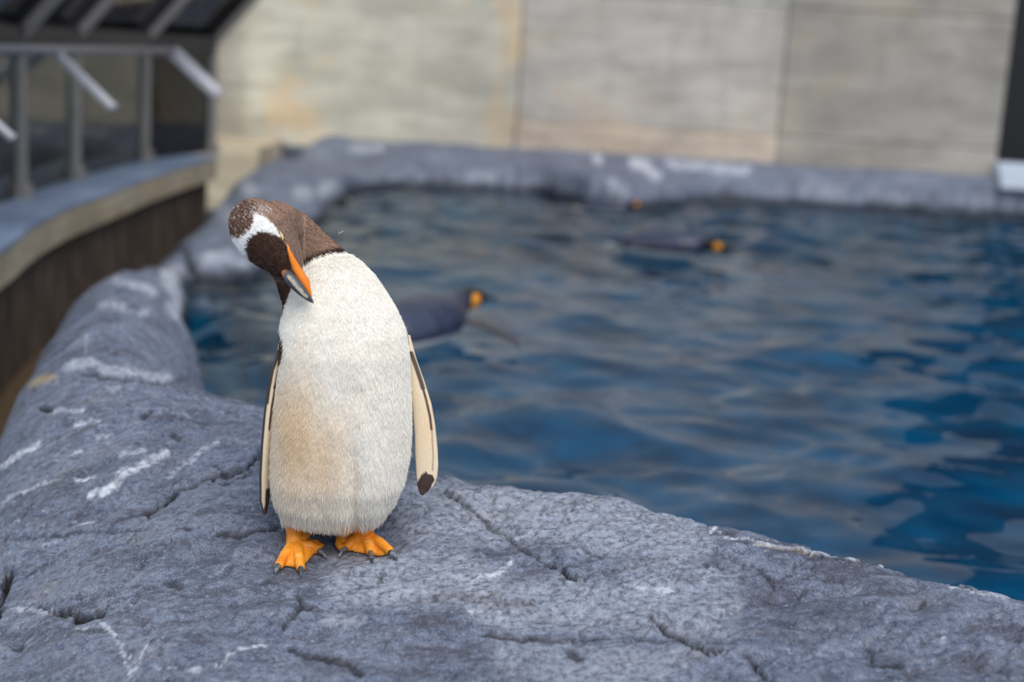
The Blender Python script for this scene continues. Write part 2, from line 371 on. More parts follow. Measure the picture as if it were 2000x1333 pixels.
m = Mat('slate_rock', .62); v = m.coords(); vs = m.coords((1.0, 2.4, 1.6), (0, 0, math.radians(-22)))
n1 = m.noise(v, 3.2, 8, .62, .3); n2 = m.noise(vs, 16, 9, .72, .5); n3 = m.noise(v, 90, 6, .7); n4 = m.noise(vs, 5.5, 9, .66, 1.0); n5 = m.noise(v, 420, 3, .6)
c = m.ramp(n1, [(.30, lin(70, 80, 102)), (.50, lin(98, 107, 129)), (.72, lin(132, 139, 157))])
c = m.mix(m.ramp(n2, [(.38, .0), (.62, .55)]), c, lin(140, 146, 162))
c = m.mix(m.ramp(n2, [(.30, .75), (.44, .0)]), c, lin(66, 68, 80))
c = m.mix(m.ramp(n4, [(.53, .0), (.60, .62)]), c, lin(66, 63, 76))
c = m.mix(m.ramp(n4, [(.34, .28), (.42, 0.)]), c, lin(150, 138, 132))
c = m.mix(m.ramp(n3, [(.40, .55), (.50, 0.)]), c, lin(44, 46, 58)); c = m.mix(m.ramp(n3, [(.57, .0), (.70, .65)]), c, lin(176, 180, 192)); c = m.mix(m.ramp(n5, [(.36, .5), (.5, 0.)]), c, lin(50, 54, 66)); c = m.mix(m.ramp(n5, [(.58, .0), (.70, .5)]), c, lin(186, 190, 202))
at = m.n('ShaderNodeAttribute', attribute_name='paint'); sp = m.n('ShaderNodeSeparateColor'); m.l(at.outputs['Color'], sp.inputs[0])
tn = m.n('ShaderNodeAttribute', attribute_name='tan')
def modul(o, lo, hi, s):
    mm = m.n('ShaderNodeMath', operation='MULTIPLY'); m.l(o, mm.inputs[0]); m.l(m.ramp(s, [(lo, .15), (hi, 1.0)]), mm.inputs[1]); return mm.outputs[0]
c = m.mix(modul(sp.outputs[1], .38, .58, n2), c, lin(66, 58, 66))
c = m.mix(modul(sp.outputs[0], .36, .56, n3), c, lin(208, 211, 220))
c = m.mix(tn.outputs['Fac'], c, lin(168, 148, 118))
c = m.mix(sp.outputs[2], c, lin(16, 13, 14)); m.col(c)  # near-black paints the shade inside the shallow-carved cracks
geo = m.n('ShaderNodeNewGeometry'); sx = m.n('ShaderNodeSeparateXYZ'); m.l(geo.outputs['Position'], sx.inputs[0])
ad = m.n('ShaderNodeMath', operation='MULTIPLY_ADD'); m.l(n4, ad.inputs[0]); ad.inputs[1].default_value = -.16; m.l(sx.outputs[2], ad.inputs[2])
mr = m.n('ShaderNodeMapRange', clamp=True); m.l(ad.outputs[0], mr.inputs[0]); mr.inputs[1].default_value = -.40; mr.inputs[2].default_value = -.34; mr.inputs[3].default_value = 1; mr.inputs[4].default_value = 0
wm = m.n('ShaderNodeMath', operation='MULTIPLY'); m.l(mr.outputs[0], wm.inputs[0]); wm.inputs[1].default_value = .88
c = m.mix(wm.outputs[0], c, lin(26, 30, 40))  # dark waterline band: wet rock plus painted shade under the pool lip
mr2 = m.n('ShaderNodeMapRange', clamp=True); m.l(sx.outputs[2], mr2.inputs[0]); mr2.inputs[1].default_value = -.46; mr2.inputs[2].default_value = -.39; mr2.inputs[3].default_value = 1; mr2.inputs[4].default_value = 0
c = m.mix(mr2.outputs[0], c, m.ramp(n1, [(.36, (.001, .045, .090)), (.62, (.003, .150, .235))])); m.col(c)
m.l(m.ramp(n2, [(.3, .42), (.7, .72)]), m.b.inputs['Roughness'])
b1 = m.bump(n2, .55, .012); b2 = m.bump(n3, .45, .004, b1); m.bump(n5, .3, .0012, b2)
m.b.inputs['Specular IOR Level'].default_value = .35
MROCK = m.m
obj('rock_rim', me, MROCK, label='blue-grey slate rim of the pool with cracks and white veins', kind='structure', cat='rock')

# ------------------------------------------------------------------ pool basin and water
m = Mat('pool_paint', .6); n1 = m.noise(m.coords(), 2.2, 4); m.col(m.ramp(n1, [(.36, (.001, .042, .090)), (.62, (.003, .135, .225))]))
MB = m.m
V, F = box(-2.2, 9, 1.2, 13.3, -1.05, -.95)
basin = obj('floor', mesh('floor', V, F), MB, smooth=False, label='blue painted pool bottom under the water', kind='structure')
xs = np.arange(-1.75, 9.01, .03); ys = steps(2.0, 13.0, lambda y: .018 if y < 5 else .030)
X, Y, nx, ny = grid(xs, ys); Z = np.zeros_like(X)
for k in range(64):
    lam = .14*(1.0/.14)**(rng.random()**1.15); th = rng.normal(math.pi/2-.15, .75); kk = 2*math.pi/lam
    A = .0105*lam**1.05
    wxp = X+.05*vnoise(X*1.3, Y*1.3, 90); Z += A*np.sin(kk*(wxp*math.cos(th)+Y*math.sin(th))+rng.random()*6.28)
amp = .62+.38*vnoise(X*.7, Y*.5, 91); amp = amp*(1+.55*np.exp(-(((X+.55)/.5)**2+((Y-4.2)/1.2)**2)))
Z = Z_W+Z*amp*.85
idx = np.arange(nx*ny).reshape(ny, nx); q = np.stack([idx[:-1, :-1], idx[:-1, 1:], idx[1:, 1:], idx[1:, :-1]], -1).reshape(-1, 4)
sdw = sd_poly(X, Y, pool_poly); q = q[(sdw[q] > -.22).all(1)]
me = bpy.data.meshes.new('pool_water'); me.vertices.add(nx*ny); me.vertices.foreach_set('co', np.stack([X, Y, Z], 1).astype(np.float32).ravel())
me.loops.add(len(q)*4); me.loops.foreach_set('vertex_index', q.astype(np.int32).ravel()); me.polygons.add(len(q)); me.polygons.foreach_set('loop_start', np.arange(0, len(q)*4, 4, dtype=np.int32)); me.update(calc_edges=True)
m = Mat('pool_water'); t = m.t; t.nodes.remove(m.b)
fr = m.n('ShaderNodeFresnel', i_IOR=1.40); gl = m.n('ShaderNodeBsdfGlossy', i_Roughness=.015); tr = m.n('ShaderNodeBsdfTransparent'); mx = m.n('ShaderNodeMixShader')
tr.inputs[0].default_value = (.40, .80, .95, 1); gl.inputs[0].default_value = (.95, .97, 1, 1)
bn = m.n('ShaderNodeBump', i_Strength=.12, i_Distance=.004); m.l(m.noise(m.coords(), 22, 3), bn.inputs['Height'])
m.l(bn.outputs[0], fr.inputs['Normal']); m.l(bn.outputs[0], gl.inputs['Normal'])
m.l(fr.outputs[0], mx.inputs[0]); m.l(tr.outputs[0], mx.inputs[1]); m.l(gl.outputs[0], mx.inputs[2]); m.l(mx.outputs[0], m.out.inputs[0])
obj('pool_water', me, m.m, label='rippled blue water filling the pool beside the slate rim', kind='stuff', cat='water')

# ------------------------------------------------------------------ back wall of cast concrete panels
YW = 13.2
def concrete(name, base, warm, stain):
    m = Mat(name, .85); v = m.coords(); vh = m.coords((.6, 1, 2.6)); vv = m.coords((3.2, 1, .45))
    a = m.noise(v, 1.1, 8, .6, .6); h = m.noise(vh, 2.2, 9, .68, .4); d = m.noise(vv, 2.0, 6, .6); f = m.noise(v, 40, 4)
    c = m.ramp(a, [(.34, base*.80), (.50, base), (.66, base*1.13)])
    c = m.mix(m.ramp(h, [(.38, .60), (.54, 0.)]), c, base*.60); c = m.mix(m.ramp(h, [(.54, 0.), (.68, .42)]), c, base*1.32)
    c = m.mix(m.ramp(m.noise(v, .9, 4, .55, 1.2), [(.52, 0.), (.66, stain)]), c, warm)
    c = m.mix(m.ramp(d, [(.57, 0.), (.70, .40)]), c, base*.62)
    m.col(c); m.bump(h, .25, .01); return m.m
cA = concrete('concrete_pale', lin(190, 184, 170), lin(206, 172, 128), .60)
cB = concrete('concrete_grey', lin(178, 171, 162), lin(186, 162, 138), .35)
cC = concrete('concrete_dark', lin(160, 153, 144), lin(170, 148, 124), .40)
cW = concrete('concrete_warm', lin(192, 176, 160), lin(196, 172, 148), .4)
XA, XB, XD, XE = -4.2, VP(1012, 180, YW)[0], VP(1526, 180, YW)[0], VP(1962, 180, YW)[0]
back = obj('wall_back', mesh('wall_back', *box(XA, XE, YW+.02, YW+.35, -1.0, 11.0)), cC, smooth=False, kind='structure', label='tall streaked concrete wall behind the pool')
ZR = [-.6, VP(1260, 250, YW)[2], VP(1800, 28, YW)[2], 3.0, 6.0, 11.0]
for ci, (x0, x1) in enumerate(((XA, XB), (XB, XD), (XD, XE))):
    for ri in range(5):
        z0, z1 = ZR[ri], ZR[ri+1]
        if ci == 0 and ri == 1: continue
        if ci == 0 and ri == 0: z0, z1 = ZR[0], ZR[2]
        pr = .0 if (ci, ri) != (1, 0) else .03
        mt = cW if (ci, ri) == (1, 0) else (cA, cB, cC)[ci]
        obj('panel', bevel_mesh('panel', box(x0+.005, x1-.005, YW-.03-pr, YW+.03, z0+.003, z1-.003), .012), mt, back, smooth=False)
# dark opening right of the wall
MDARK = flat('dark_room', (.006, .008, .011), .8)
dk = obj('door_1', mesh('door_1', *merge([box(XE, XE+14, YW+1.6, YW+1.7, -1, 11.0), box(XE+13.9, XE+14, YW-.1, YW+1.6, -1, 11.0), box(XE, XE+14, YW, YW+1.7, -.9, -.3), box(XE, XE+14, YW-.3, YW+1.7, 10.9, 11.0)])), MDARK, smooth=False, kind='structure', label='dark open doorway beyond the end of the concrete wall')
# stepped white sill in the doorway
lv = VP(1972, 340, YW-.15); st = empty('door_sill', (lv[0]+.5, YW-.15, -.3), label='white stepped sill in front of the dark doorway', cat='sill')
MWH = flat('white_metal', lin(196, 204, 216), .4)
z0 = VP(1972, 360, YW-.15)[2]; z1 = VP(1972, 319, YW-.15)[2]
for k in range(4):
    zz = z0+(z1-z0)*k/4
    obj('step', bevel_mesh('step', box(XE-.03, XE+1.6, YW-.32+.05*k, YW+.15, zz-(.03 if k == 0 else 0), zz+(z1-z0)/4-.006), .006), MWH, st, smooth=False)
# ------------------------------------------------------------------ left gallery: slab, wall below, curb, windows
ZS = -.05
slab_px = [(-260, 640), (-120, 550), (18, 476), (58, 439), (126, 403), (193, 380), (252, 358), (300, 341), (360, 322), (424, 305)]
sl = smooth_pts([G(a, b, ZS)[:2] for a, b in slab_px], 2)
def strip(line, xin, z0, z1, step=0):
    V = []; F = []
    for p in line:
        V += [(p[0]-step, p[1], z0), (p[0]-step, p[1], z1), (xin, p[1], z1), (xin, p[1], z0)]
    n = len(line)
    for i in range(n-1):
        for j in range(4): F.append((i*4+j, i*4+(j+1) % 4, i*4+4+(j+1) % 4, i*4+4+j))
    F += [(3, 2, 1, 0), tuple(range(n*4-4, n*4))]; return V, F
def slabmat():
    m = Mat('ledge_top', .38); v = m.coords(); a = m.noise(v, 2.5, 7)
    m.col(m.ramp(a, [(.35, lin(112, 130, 160)), (.65, lin(148, 164, 192))])); m.bump(m.noise(v, 60, 4), .15, .004); return m.m
MLED = slabmat(); MCON = concrete('concrete_beam', lin(172, 158, 136), lin(166, 128, 84), .45)
m = Mat('stained_wall', .85); vv = m.coords((1, 9, 1.2)); a = m.noise(vv, 3, 7, .65); m.col(m.ramp(a, [(.36, lin(46, 36, 32)), (.52, lin(84, 68, 58)), (.66, lin(128, 110, 98))])); MST = m.m
lo = tag(obj('wall_left', fix_normals(mesh('wall_left', *strip(sl, -3.4, -1.2, ZS-.17, .07))), MST, smooth=False), kind='structure', label='stained brown low wall under the window ledge')
obj('beam', fix_normals(mesh('beam', *strip(sl, -3.3, ZS-.17, ZS-.016, .0))), MCON, lo, smooth=False)
# ledge tiles cut along the curve
segs = [(0, 11), (11, 20), (20, 29), (29, len(sl)-1)]
for a, b in segs:
    line = sl[a:b+1]; line = [np.array(p) for p in line]
    line[0] = line[0]+(line[1]-line[0])*.03
    obj('ledge_slab', fix_normals(mesh('ledge_slab', *strip(line, -3.0, ZS-.018, ZS, -.006))), MLED, lo, smooth=False)
cb = VP(475, 300, 12.3); c0 = VP(428, 300, 12.2)[0]; c1 = VP(518, 300, 12.2)[0]
obj('trim_1', bevel_mesh('trim_1', box(c0-.45, c1, 11.9, 13.18, -.6, VP(475, 287, 11.95)[2]), .015), concrete('concrete_curb', lin(184, 170, 148), lin(180, 156, 126), .3), smooth=False, kind='structure', label='pale concrete curb block at the foot of the back wall')
sb0 = VP(526, 300, 13.1)[0]; sb1 = VP(700, 300, 13.1)[0]
obj('trim_2', bevel_mesh('trim_2', box(sb0, sb1, 13.02, 13.16, -.4, VP(600, 286, 13.1)[2]), .01), flat('dark_slate_board', lin(74, 82, 96), .5), smooth=False, kind='structure', label='dark slate skirting board against the back wall')
obj('floor_sand', mesh('floor_sand', *strip([np.array([p[0]+.05, p[1]]) for p in outer[::-1]], -2.9, -.85, -.75)), flat('brown_sand', lin(84, 66, 44), .95, .25, 12), smooth=False, kind='structure', label='brown sandy strip behind the slate rim')

XM = -2.62; ZT = .74
MUL = [(-2.45, 4.9), (-2.55, 6.2), (-2.63, 7.43), (-2.68, 8.50), (-2.66, 10.0), (-2.42, 11.05)]
MFR = flat('mullion_metal', lin(150, 142, 136), .45, .15, 12, 0, Metallic=.3); MFRD = flat('rafter_dark', lin(40, 37, 38), .5); MFRL = flat('rafter_lit', lin(150, 140, 130), .45)
def glassmat(name, tint, ior):
    m = Mat(name); m.t.nodes.remove(m.b); fr = m.n('ShaderNodeFresnel', i_IOR=ior); gl = m.n('ShaderNodeBsdfGlossy', i_Roughness=.03); tr = m.n('ShaderNodeBsdfTransparent'); mx = m.n('ShaderNodeMixShader')
    tr.inputs[0].default_value = tint; m.l(fr.outputs[0], mx.inputs[0]); m.l(tr.outputs[0], mx.inputs[1]); m.l(gl.outputs[0], mx.inputs[2]); m.l(mx.outputs[0], m.out.inputs[0]); return m.m
MGL = glassmat('window_glass', (.66, .74, .72, 1), 1.5); MGT = glassmat('canted_glass', (.50, .50, .58, 1), 1.5)
CX, CZ = .60, .70     # canted bay leans out over the ledge
HEX = [(0, 1, 3, 2), (4, 6, 7, 5), (0, 4, 5, 1), (2, 3, 7, 6), (0, 2, 6, 4), (1, 5, 7, 3)]
CN = np.array([-CZ, 0, CX])/math.hypot(CX, CZ)
def slant(p0, p1, t0, t1):
    V = []
    for up in (0, 1):
        for t in (t0, t1):
            for p in (p0, p1):
                q = np.array([p[0]-.09+CX*up, p[1], ZT+CZ*up])+CN*t; V.append(tuple(q))
    return fix_normals(mesh('slant', V, HEX))
def upright(p0, p1, th, z0, z1):
    d = np.array(p1)-np.array(p0); n = np.array([d[1], -d[0]])/np.linalg.norm(d)*th/2; V = []
    for z in (z0, z1):
        for sg in (-1, 1):
            for p in (p0, p1): V.append((p[0]+n[0]*sg, p[1]+n[1]*sg, z))
    return fix_normals(mesh('upright', V, HEX))
for i, (x, y) in enumerate(MUL):
    w = empty('window_%d' % (i+1), (x, y, ZS), kind='structure', group='gallery window bays', label='tall gallery window bay with metal mullion and canted glass above')
    obj('mullion', bevel_mesh('mullion', box(x-.05, x+.04, y-.035, y+.035, ZS-.01, ZT+.06), .006), MFR, w, smooth=False)
    obj('mullion_foot', bevel_mesh('mullion_foot', box(x-.06, x+.06, y-.055, y+.055, ZS-.012, ZS+.07), .006), MFR, w, smooth=False)
    obj('rafter', slant((x, y-.04), (x, y+.04), -.035, .03), MFRD, w, smooth=False)
    obj('rafter_lit_face', slant((x, y-.04), (x, y+.04), -.085, -.037), MFRL, w, smooth=False)  # paler strip paints in the light on the rafter's outer face
    if i < len(MUL)-1:
        a = np.array([x, y]); b = np.array(MUL[i+1]); e = (b-a)/np.linalg.norm(b-a)
        obj('pane', upright(a+e*.03, b-e*.03, .008, ZS, ZT), MGL, w, smooth=False)
        obj('roof_pane', slant(a+e*.04, b-e*.04, .0, .012), MGT, w, smooth=False)
        obj('transom', upright(a+e*.03, b-e*.03, .10, ZT-.02, ZT+.09), MFRD, w, smooth=False)
# gallery interior
inn = obj('wall_gallery', mesh('wall_gallery', *merge([box(-6.2, -6.1, 3, 13, -1, 3.2), box(-6.1, -2.8, 12.6, 12.7, -1, 3.2), box(-6.2, -2.9, 3, 12.7, 2.4, 2.5), box(-6.2, -2.6, 2.9, 3.0, -1, 3.2)])), flat('gallery_wall', lin(134, 132, 112), .9, .5, .7), smooth=False, kind='structure', label='dim olive walls inside the window gallery')
obj('floor_gallery', mesh('floor_gallery', *box(-6.1, -2.95, 3, 12.6, -.2, -.1)), flat('gallery_floor', lin(56, 126, 166), .4), smooth=False, kind='structure', label='blue floor inside the window gallery')
for y in (8.0,):
    gl_ = bpy.data.lights.new('gallery_fill', 'AREA'); glo = bpy.data.objects.new('gallery_fill', gl_); COL.objects.link(glo); gl_.energy = 190; gl_.size = 1.2; gl_.color = (.95, 1, .92); glo.location = (-4.6, y, 2.33)  # added fill light, brightens the interior behind the glass
    obj('fill_light_box', bevel_mesh('fill_light_box', box(-5.2, -4.0, y-.6, y+.6, 2.34, 2.41), .01), flat('fill_housing', lin(200, 200, 196), .5), smooth=False, label='added box over the unseen fill light inside the window gallery', cat='fill_light')  # box added to go with the fill light

# rail with clear rods
RX = -2.32; ry0, ry1 = 4.6, 9.55; rz = .725
rail = empty('rod_rail', (RX, 7, rz), label='thin metal rail with clear rods in front of the gallery windows', cat='rail')
MRL = flat('rail_metal', lin(132, 128, 134), .4, .1, 20, 0, Metallic=.4)
m = Mat('clear_rod', .12, (.66, .65, .72)); m.b.inputs['Transmission Weight'].default_value = .45; m.b.inputs['Specular IOR Level'].default_value = .8; MCL = m.m
obj('rail_tube', mesh('rail_tube', *tube([(RX, ry0, rz), (RX, ry1, rz)], [.026, .026], 16)), MRL, rail)
for xm, y in MUL[:5]:
    if y > ry0 and y < ry1: obj('bracket', mesh('bracket', *tube([(xm, y, rz), (RX, y, rz)], [.014, .014], 8)), MRL, rail)
for (a, b, y0, ex) in (((332, 97), (428, 187), 9.45, 26), ((97, 108), (222, 213), 7.1, 20), (None, (27, 272), 5.55, 16)):
    A = np.array([RX, y0, rz-.01]); B = VP(b[0], b[1], y0)
    if a is None: A = np.array([RX, y0-.03, rz-.02])
    d = B-A
    rd = obj('rod', mesh('rod', *tube([A, A+d*.97, A+d*.985], [ex*.5*y0/FPX*1.0]*3, 14)), MCL, rail)
    e = obj('rod_cap', mesh('rod_cap', *tube([A+d*.955, B], [ex*.56*y0/FPX]*2, 14)), MCL, rail)

# ------------------------------------------------------------------ the standing gentoo penguin
YP = 2.33
def Q(x, y, d): return VP(x, y, YP+d)
def mpx(Y): return Y/FPX*1.0
S = mpx(YP)
parts = []
rows = [(1022, 610, 700, .0, .030), (1016, 575, 735, .0, .066), (1000, 545, 757, .0, .090), (970, 531, 778, .0, .104), (930, 525, 796, .0, .113), (880, 527, 805, .0, .115), (830, 531, 807, .0, .115),
        (780, 537, 806, .0, .113), (730, 544, 803, .0, .110), (680, 547, 800, .0, .107), (640, 547, 793, .004, .102), (600, 556, 775, .010, .094), (565, 572, 752, .016, .083), (535, 588, 730, .022, .070), (512, 608, 706, .03, .052), (498, 632, 684, .034, .026)]
rings = []
for (y, L, Rr, dc, hd) in rows:
    c = Q((L+Rr)/2, y, dc); hw = (Rr-L)/2*S; ring = []
    for q in np.linspace(0, 2*math.pi, 48, endpoint=False):
        cx, sy = math.cos(q), math.sin(q); e = 2/2.25
        ring.append(c+np.array([hw*math.copysign(abs(cx)**e, cx), hd*math.copysign(abs(sy)**e, sy), 0]))
    rings.append(ring)
parts.append(loft(rings))
def tubepx(pts, n=24):
    P = [Q(a, b, d) for a, b, d, r in pts]; return tube(P, [r for *_, r in pts], n)
parts.append(tubepx([(655, 560, .035, .045), (636, 524, .045, .043), (604, 496, .045, .043), (568, 462, .03, .044), (535, 447, .0, .046), (518, 452, -.03, .044)]))
parts.append(tubepx([(604, 610, .03, .045), (592, 578, .035, .036), (574, 530, .035, .034), (548, 480, .02, .042), (520, 452, -.02, .044)]))
# head: axis A toward the bill, U crown normal, V lateral
HC = Q(512, 455, -.05)
ax = Q(512+66, 455+75, -.068)-HC; ax /= np.linalg.norm(ax)
vi = Q(512+75, 455-66, -.05)-HC; vi -= ax*(vi@ax); vi /= np.linalg.norm(vi)
ui = np.cross(ax, vi); ui = ui if ui[1] < 0 else -ui
tl = math.radians(28); HU = ui*math.cos(tl)-vi*math.sin(tl); HV = vi*math.cos(tl)+ui*math.sin(tl)
hs = [(-71, .008, .008), (-66, .020, .019), (-56, .031, .030), (-40, .040, .038), (-20, .0465, .043), (0, .049, .044), (20, .048, .042), (40, .0435, .038), (58, .038, .034), (76, .030, .027), (92, .021, .020), (104, .014, .013), (112, .008, .008)]
rings = []
for s, w, h in hs:
    c = HC+ax*s*S; rings.append([c+HV*w*math.cos(q)+HU*h*math.sin(q) for q in np.linspace(0, 2*math.pi, 32, endpoint=False)])
parts.append(loft(rings))
# thighs
for (x, y) in ((577, 1030), (712, 1024)):
    parts.append(tubepx([(x+(650-x)*.2, y-65, -.02, .035), (x, y-34, -.03, .032), (x, y-12, -.03, .022)]))
body_me = remesh(merge(parts), .0030, 10, .5)
P = verts_np(body_me); N = normals_np(body_me)
bx_, by_ = proj(P)
ft = N[:, 1] < .2
cre = np.exp(-((bx_-690)/13)**2)*sstep(820, 1000, by_)*ft
P[:, 1] += .012*cre
P[:, 1] += .0018*fbm(bx_*.03, by_*.014, 3, 201)*ft*sstep(520, 640, by_)
body_me.vertices.foreach_set('co', P.astype(np.float32).ravel()); body_me.update()
N = normals_np(body_me)

WHITE = [(668, 491), (642, 493), (616, 502), (600, 511), (590, 528), (592, 545), (576, 556), (567, 566), (562, 585), (555, 606), (543, 630), (549, 650), (553, 672), (553, 690), (549, 705), (520, 730), (470, 1060), (860, 1070), (860, 620), (800, 560), (720, 480)]
BAND = [(497, 419), (506, 420), (516, 424), (528, 433), (538, 443), (545, 455), (550, 466), (545, 464), (533, 458), (516, 454), (503, 456), (491, 463), (484, 474), (481, 488), (485, 502), (491, 512), (480, 506), (467, 494), (457, 479), (452, 467), (458, 466), (465, 469), (474, 463), (484, 455), (490, 447), (494, 436)]
FORE = [(550, 467), (535, 459), (516, 455), (503, 457), (491, 464), (484, 475), (482, 490), (486, 503), (493, 514), (515, 528), (540, 541), (560, 546), (572, 530), (569, 505), (562, 485)]
NAPE = [(497, 420), (492, 440), (484, 455), (470, 466), (456, 467), (440, 470), (440, 420), (470, 392), (505, 398)]
cWhite = lin(242, 236, 226); cTan = lin(222, 188, 140); cGrey = lin(216, 206, 188); cBr = lin(70, 48, 38); cTaupe = lin(134, 108, 94); cNeck = lin(148, 118, 100); cFore = lin(64, 38, 24); cNape = lin(96, 68, 52)
def pen_color(x, y, P, N, jit=None):
    n = len(x); C = np.tile(cNeck, (n, 1)); front = N[:, 1] < .45
    C[:] = np.where((N[:, 1] > .1)[:, None], cBr*1.2, C)
    d = np.hypot(x-590, y-470); C = np.where((front & (d < 60) & (x < 592))[:, None], cTaupe, C)
    wh = in_poly(x, y, WHITE) & front
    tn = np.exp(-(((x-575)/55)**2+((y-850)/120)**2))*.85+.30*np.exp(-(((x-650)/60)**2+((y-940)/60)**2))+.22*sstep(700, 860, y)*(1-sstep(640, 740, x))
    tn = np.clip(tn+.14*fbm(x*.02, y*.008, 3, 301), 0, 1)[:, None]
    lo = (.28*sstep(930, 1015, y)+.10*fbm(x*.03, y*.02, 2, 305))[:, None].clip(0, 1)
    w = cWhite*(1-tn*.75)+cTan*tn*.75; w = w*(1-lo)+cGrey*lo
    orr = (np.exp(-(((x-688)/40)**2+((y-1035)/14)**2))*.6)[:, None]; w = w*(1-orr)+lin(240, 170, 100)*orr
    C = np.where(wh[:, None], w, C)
    edge = seg_dist(x, y, WHITE[:10]); C = np.where((front & ~wh & (edge < 9) & (P[:, 1] > YP-.065))[:, None], cBr*.8, C)
    side = ~wh & front & (y > 538) & (x < 600) & (P[:, 1] > YP-.07); C = np.where(side[:, None], cBr*1.3, C)
    hd = front & (P[:, 1] < YP+.03)
    C = np.where((hd & in_poly(x+9*vnoise(x*.22, y*.22, 701)+5*vnoise(x*.6, y*.6, 702), y+5*vnoise(x*.3, y*.3, 703), NAPE))[:, None], cNape, C)
    C = np.where((hd & in_poly(x, y, FORE))[:, None], cFore, C)
    C = np.where((hd & in_poly(x, y, BAND))[:, None], lin(240, 236, 230), C)
    nb = seg_dist(x, y, [(560, 540), (566, 515), (562, 490)]); C = np.where((hd & (nb < 4) & (y > 528))[:, None], lin(200, 130, 50), C)
    return C
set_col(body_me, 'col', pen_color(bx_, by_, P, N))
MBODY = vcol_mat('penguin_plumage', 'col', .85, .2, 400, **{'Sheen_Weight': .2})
pz = float(rock_final(np.array([FEET[0][0]]), np.array([FEET[0][1]]))[0])
pen = empty('gentoo_penguin', (Q(650, 1080, 0)[0], YP-.03, 0), label='white-bellied penguin bending its dark head to preen on the slate rim', cat='penguin')
body = obj('body', body_me, MBODY, pen)
bvh = BVHTree.FromPolygons([tuple(p) for p in P], [tuple(f.vertices) for f in body_me.polygons])
def surf(x, y):
    d = ray(x, y); h = bvh.ray_cast(Vector(CC), Vector(d).normalized()); return np.array(h[0]), np.array(h[1])

# plumage: short strands lying along the body
def strands(me, count, lenf, dirf, colf, rad, name, parent):
    Pv = verts_np(me); Nv = normals_np(me); me.calc_loop_triangles()
    T = np.empty(len(me.loop_triangles)*3, np.int32); me.loop_triangles.foreach_get('vertices', T); T = T.reshape(-1, 3)
    A, B, Cc = Pv[T[:, 0]], Pv[T[:, 1]], Pv[T[:, 2]]; ar = np.linalg.norm(np.cross(B-A, Cc-A), axis=1)
    fn = np.cross(B-A, Cc-A); wv = ar*np.where(fn[:, 1] < .35*ar, 1, .25)
    t = rng.choice(len(T), count, p=wv/wv.sum()); u = rng.random(count); v = rng.random(count); fl = u+v > 1; u[fl] = 1-u[fl]; v[fl] = 1-v[fl]; w = 1-u-v
    R = A[t]*w[:, None]+B[t]*u[:, None]+Cc[t]*v[:, None]; Nn = Nv[T[t, 0]]*w[:, None]+Nv[T[t, 1]]*u[:, None]+Nv[T[t, 2]]*v[:, None]
    Nn /= np.linalg.norm(Nn, axis=1)[:, None]
    x, y = proj(R); D = dirf(R, x, y); D = D-Nn*(D*Nn).sum(1)[:, None]; D /= np.linalg.norm(D, axis=1)[:, None]+1e-9
    D = D+rng.normal(0, .13, D.shape); L = lenf(R, x, y)*rng.uniform(.7, 1.25, count)
    lift = rng.uniform(.10, .30, count)
    K = 4; pts = np.zeros((count, K, 3))
    for k in range(K):
        s = k/(K-1); pts[:, k] = R-Nn*.0004+D*(L*s)[:, None]+Nn*(L*lift*(s-.45*s*s))[:, None]
    cu = bpy.data.hair_curves.new(name); cu.add_curves([K]*count)
    cu.attributes['position'].data.foreach_set('vector', pts.astype(np.float32).ravel())
    ra = cu.attributes.get('radius') or cu.attributes.new('radius', 'FLOAT', 'POINT')
    ra.data.foreach_set('value', (np.tile(np.array([1, .95, .7, .15])*rad, count)).astype(np.float32))
    ca = cu.attributes.new('col', 'FLOAT_COLOR', 'CURVE'); rgb = colf(R, x+rng.normal(0, 1.6, count), y+rng.normal(0, 1.6, count), Nn); lum = rgb.mean(1); va = np.where(lum < .3, .45, .06); rgb = rgb*(1+va*rng.uniform(-1, 1, count))[:, None]
    ca.data.foreach_set('color', np.concatenate([rgb, np.ones((count, 1))], 1).astype(np.float32).ravel())
    m = Mat(name, .75); a = m.n('ShaderNodeAttribute', attribute_name='col'); m.col(a.outputs['Color']); m.b.inputs['Specular IOR Level'].default_value = .2
    o = bpy.data.objects.new(name, cu); COL.objects.link(o); cu.materials.append(m.m)
    o.parent = parent; o.matrix_parent_inverse = Matrix.Translation(-Vector(parent.location)); o['kind'] = 'stuff'; return o
def f_len(R, x, y):
    L = .0072+.0028*sstep(560, 760, y)+.004*sstep(900, 1010, y); return np.where((x < 592) & (y < 550), .0050, L)
def f_dir(R, x, y):
    D = np.tile(np.array([0, -.1, -1.]), (len(x), 1)); D[:, 0] += .25*fbm(x*.012, y*.008, 2, 401)
    head = (R[:, 1] < YP+.02) & (y < 548) & (x < 594); D[head] = -ax
    nk = (~head) & (y < 500); D[nk] = np.array([.6, .2, -.7]); return D
def f_col(R, x, y, N):
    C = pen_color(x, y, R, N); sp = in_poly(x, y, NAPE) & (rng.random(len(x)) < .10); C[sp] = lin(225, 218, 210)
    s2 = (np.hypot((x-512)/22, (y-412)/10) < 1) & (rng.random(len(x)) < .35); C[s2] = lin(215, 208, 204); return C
strands(body_me, 210000, f_len, f_dir, f_col, .00034, 'feathers', pen)

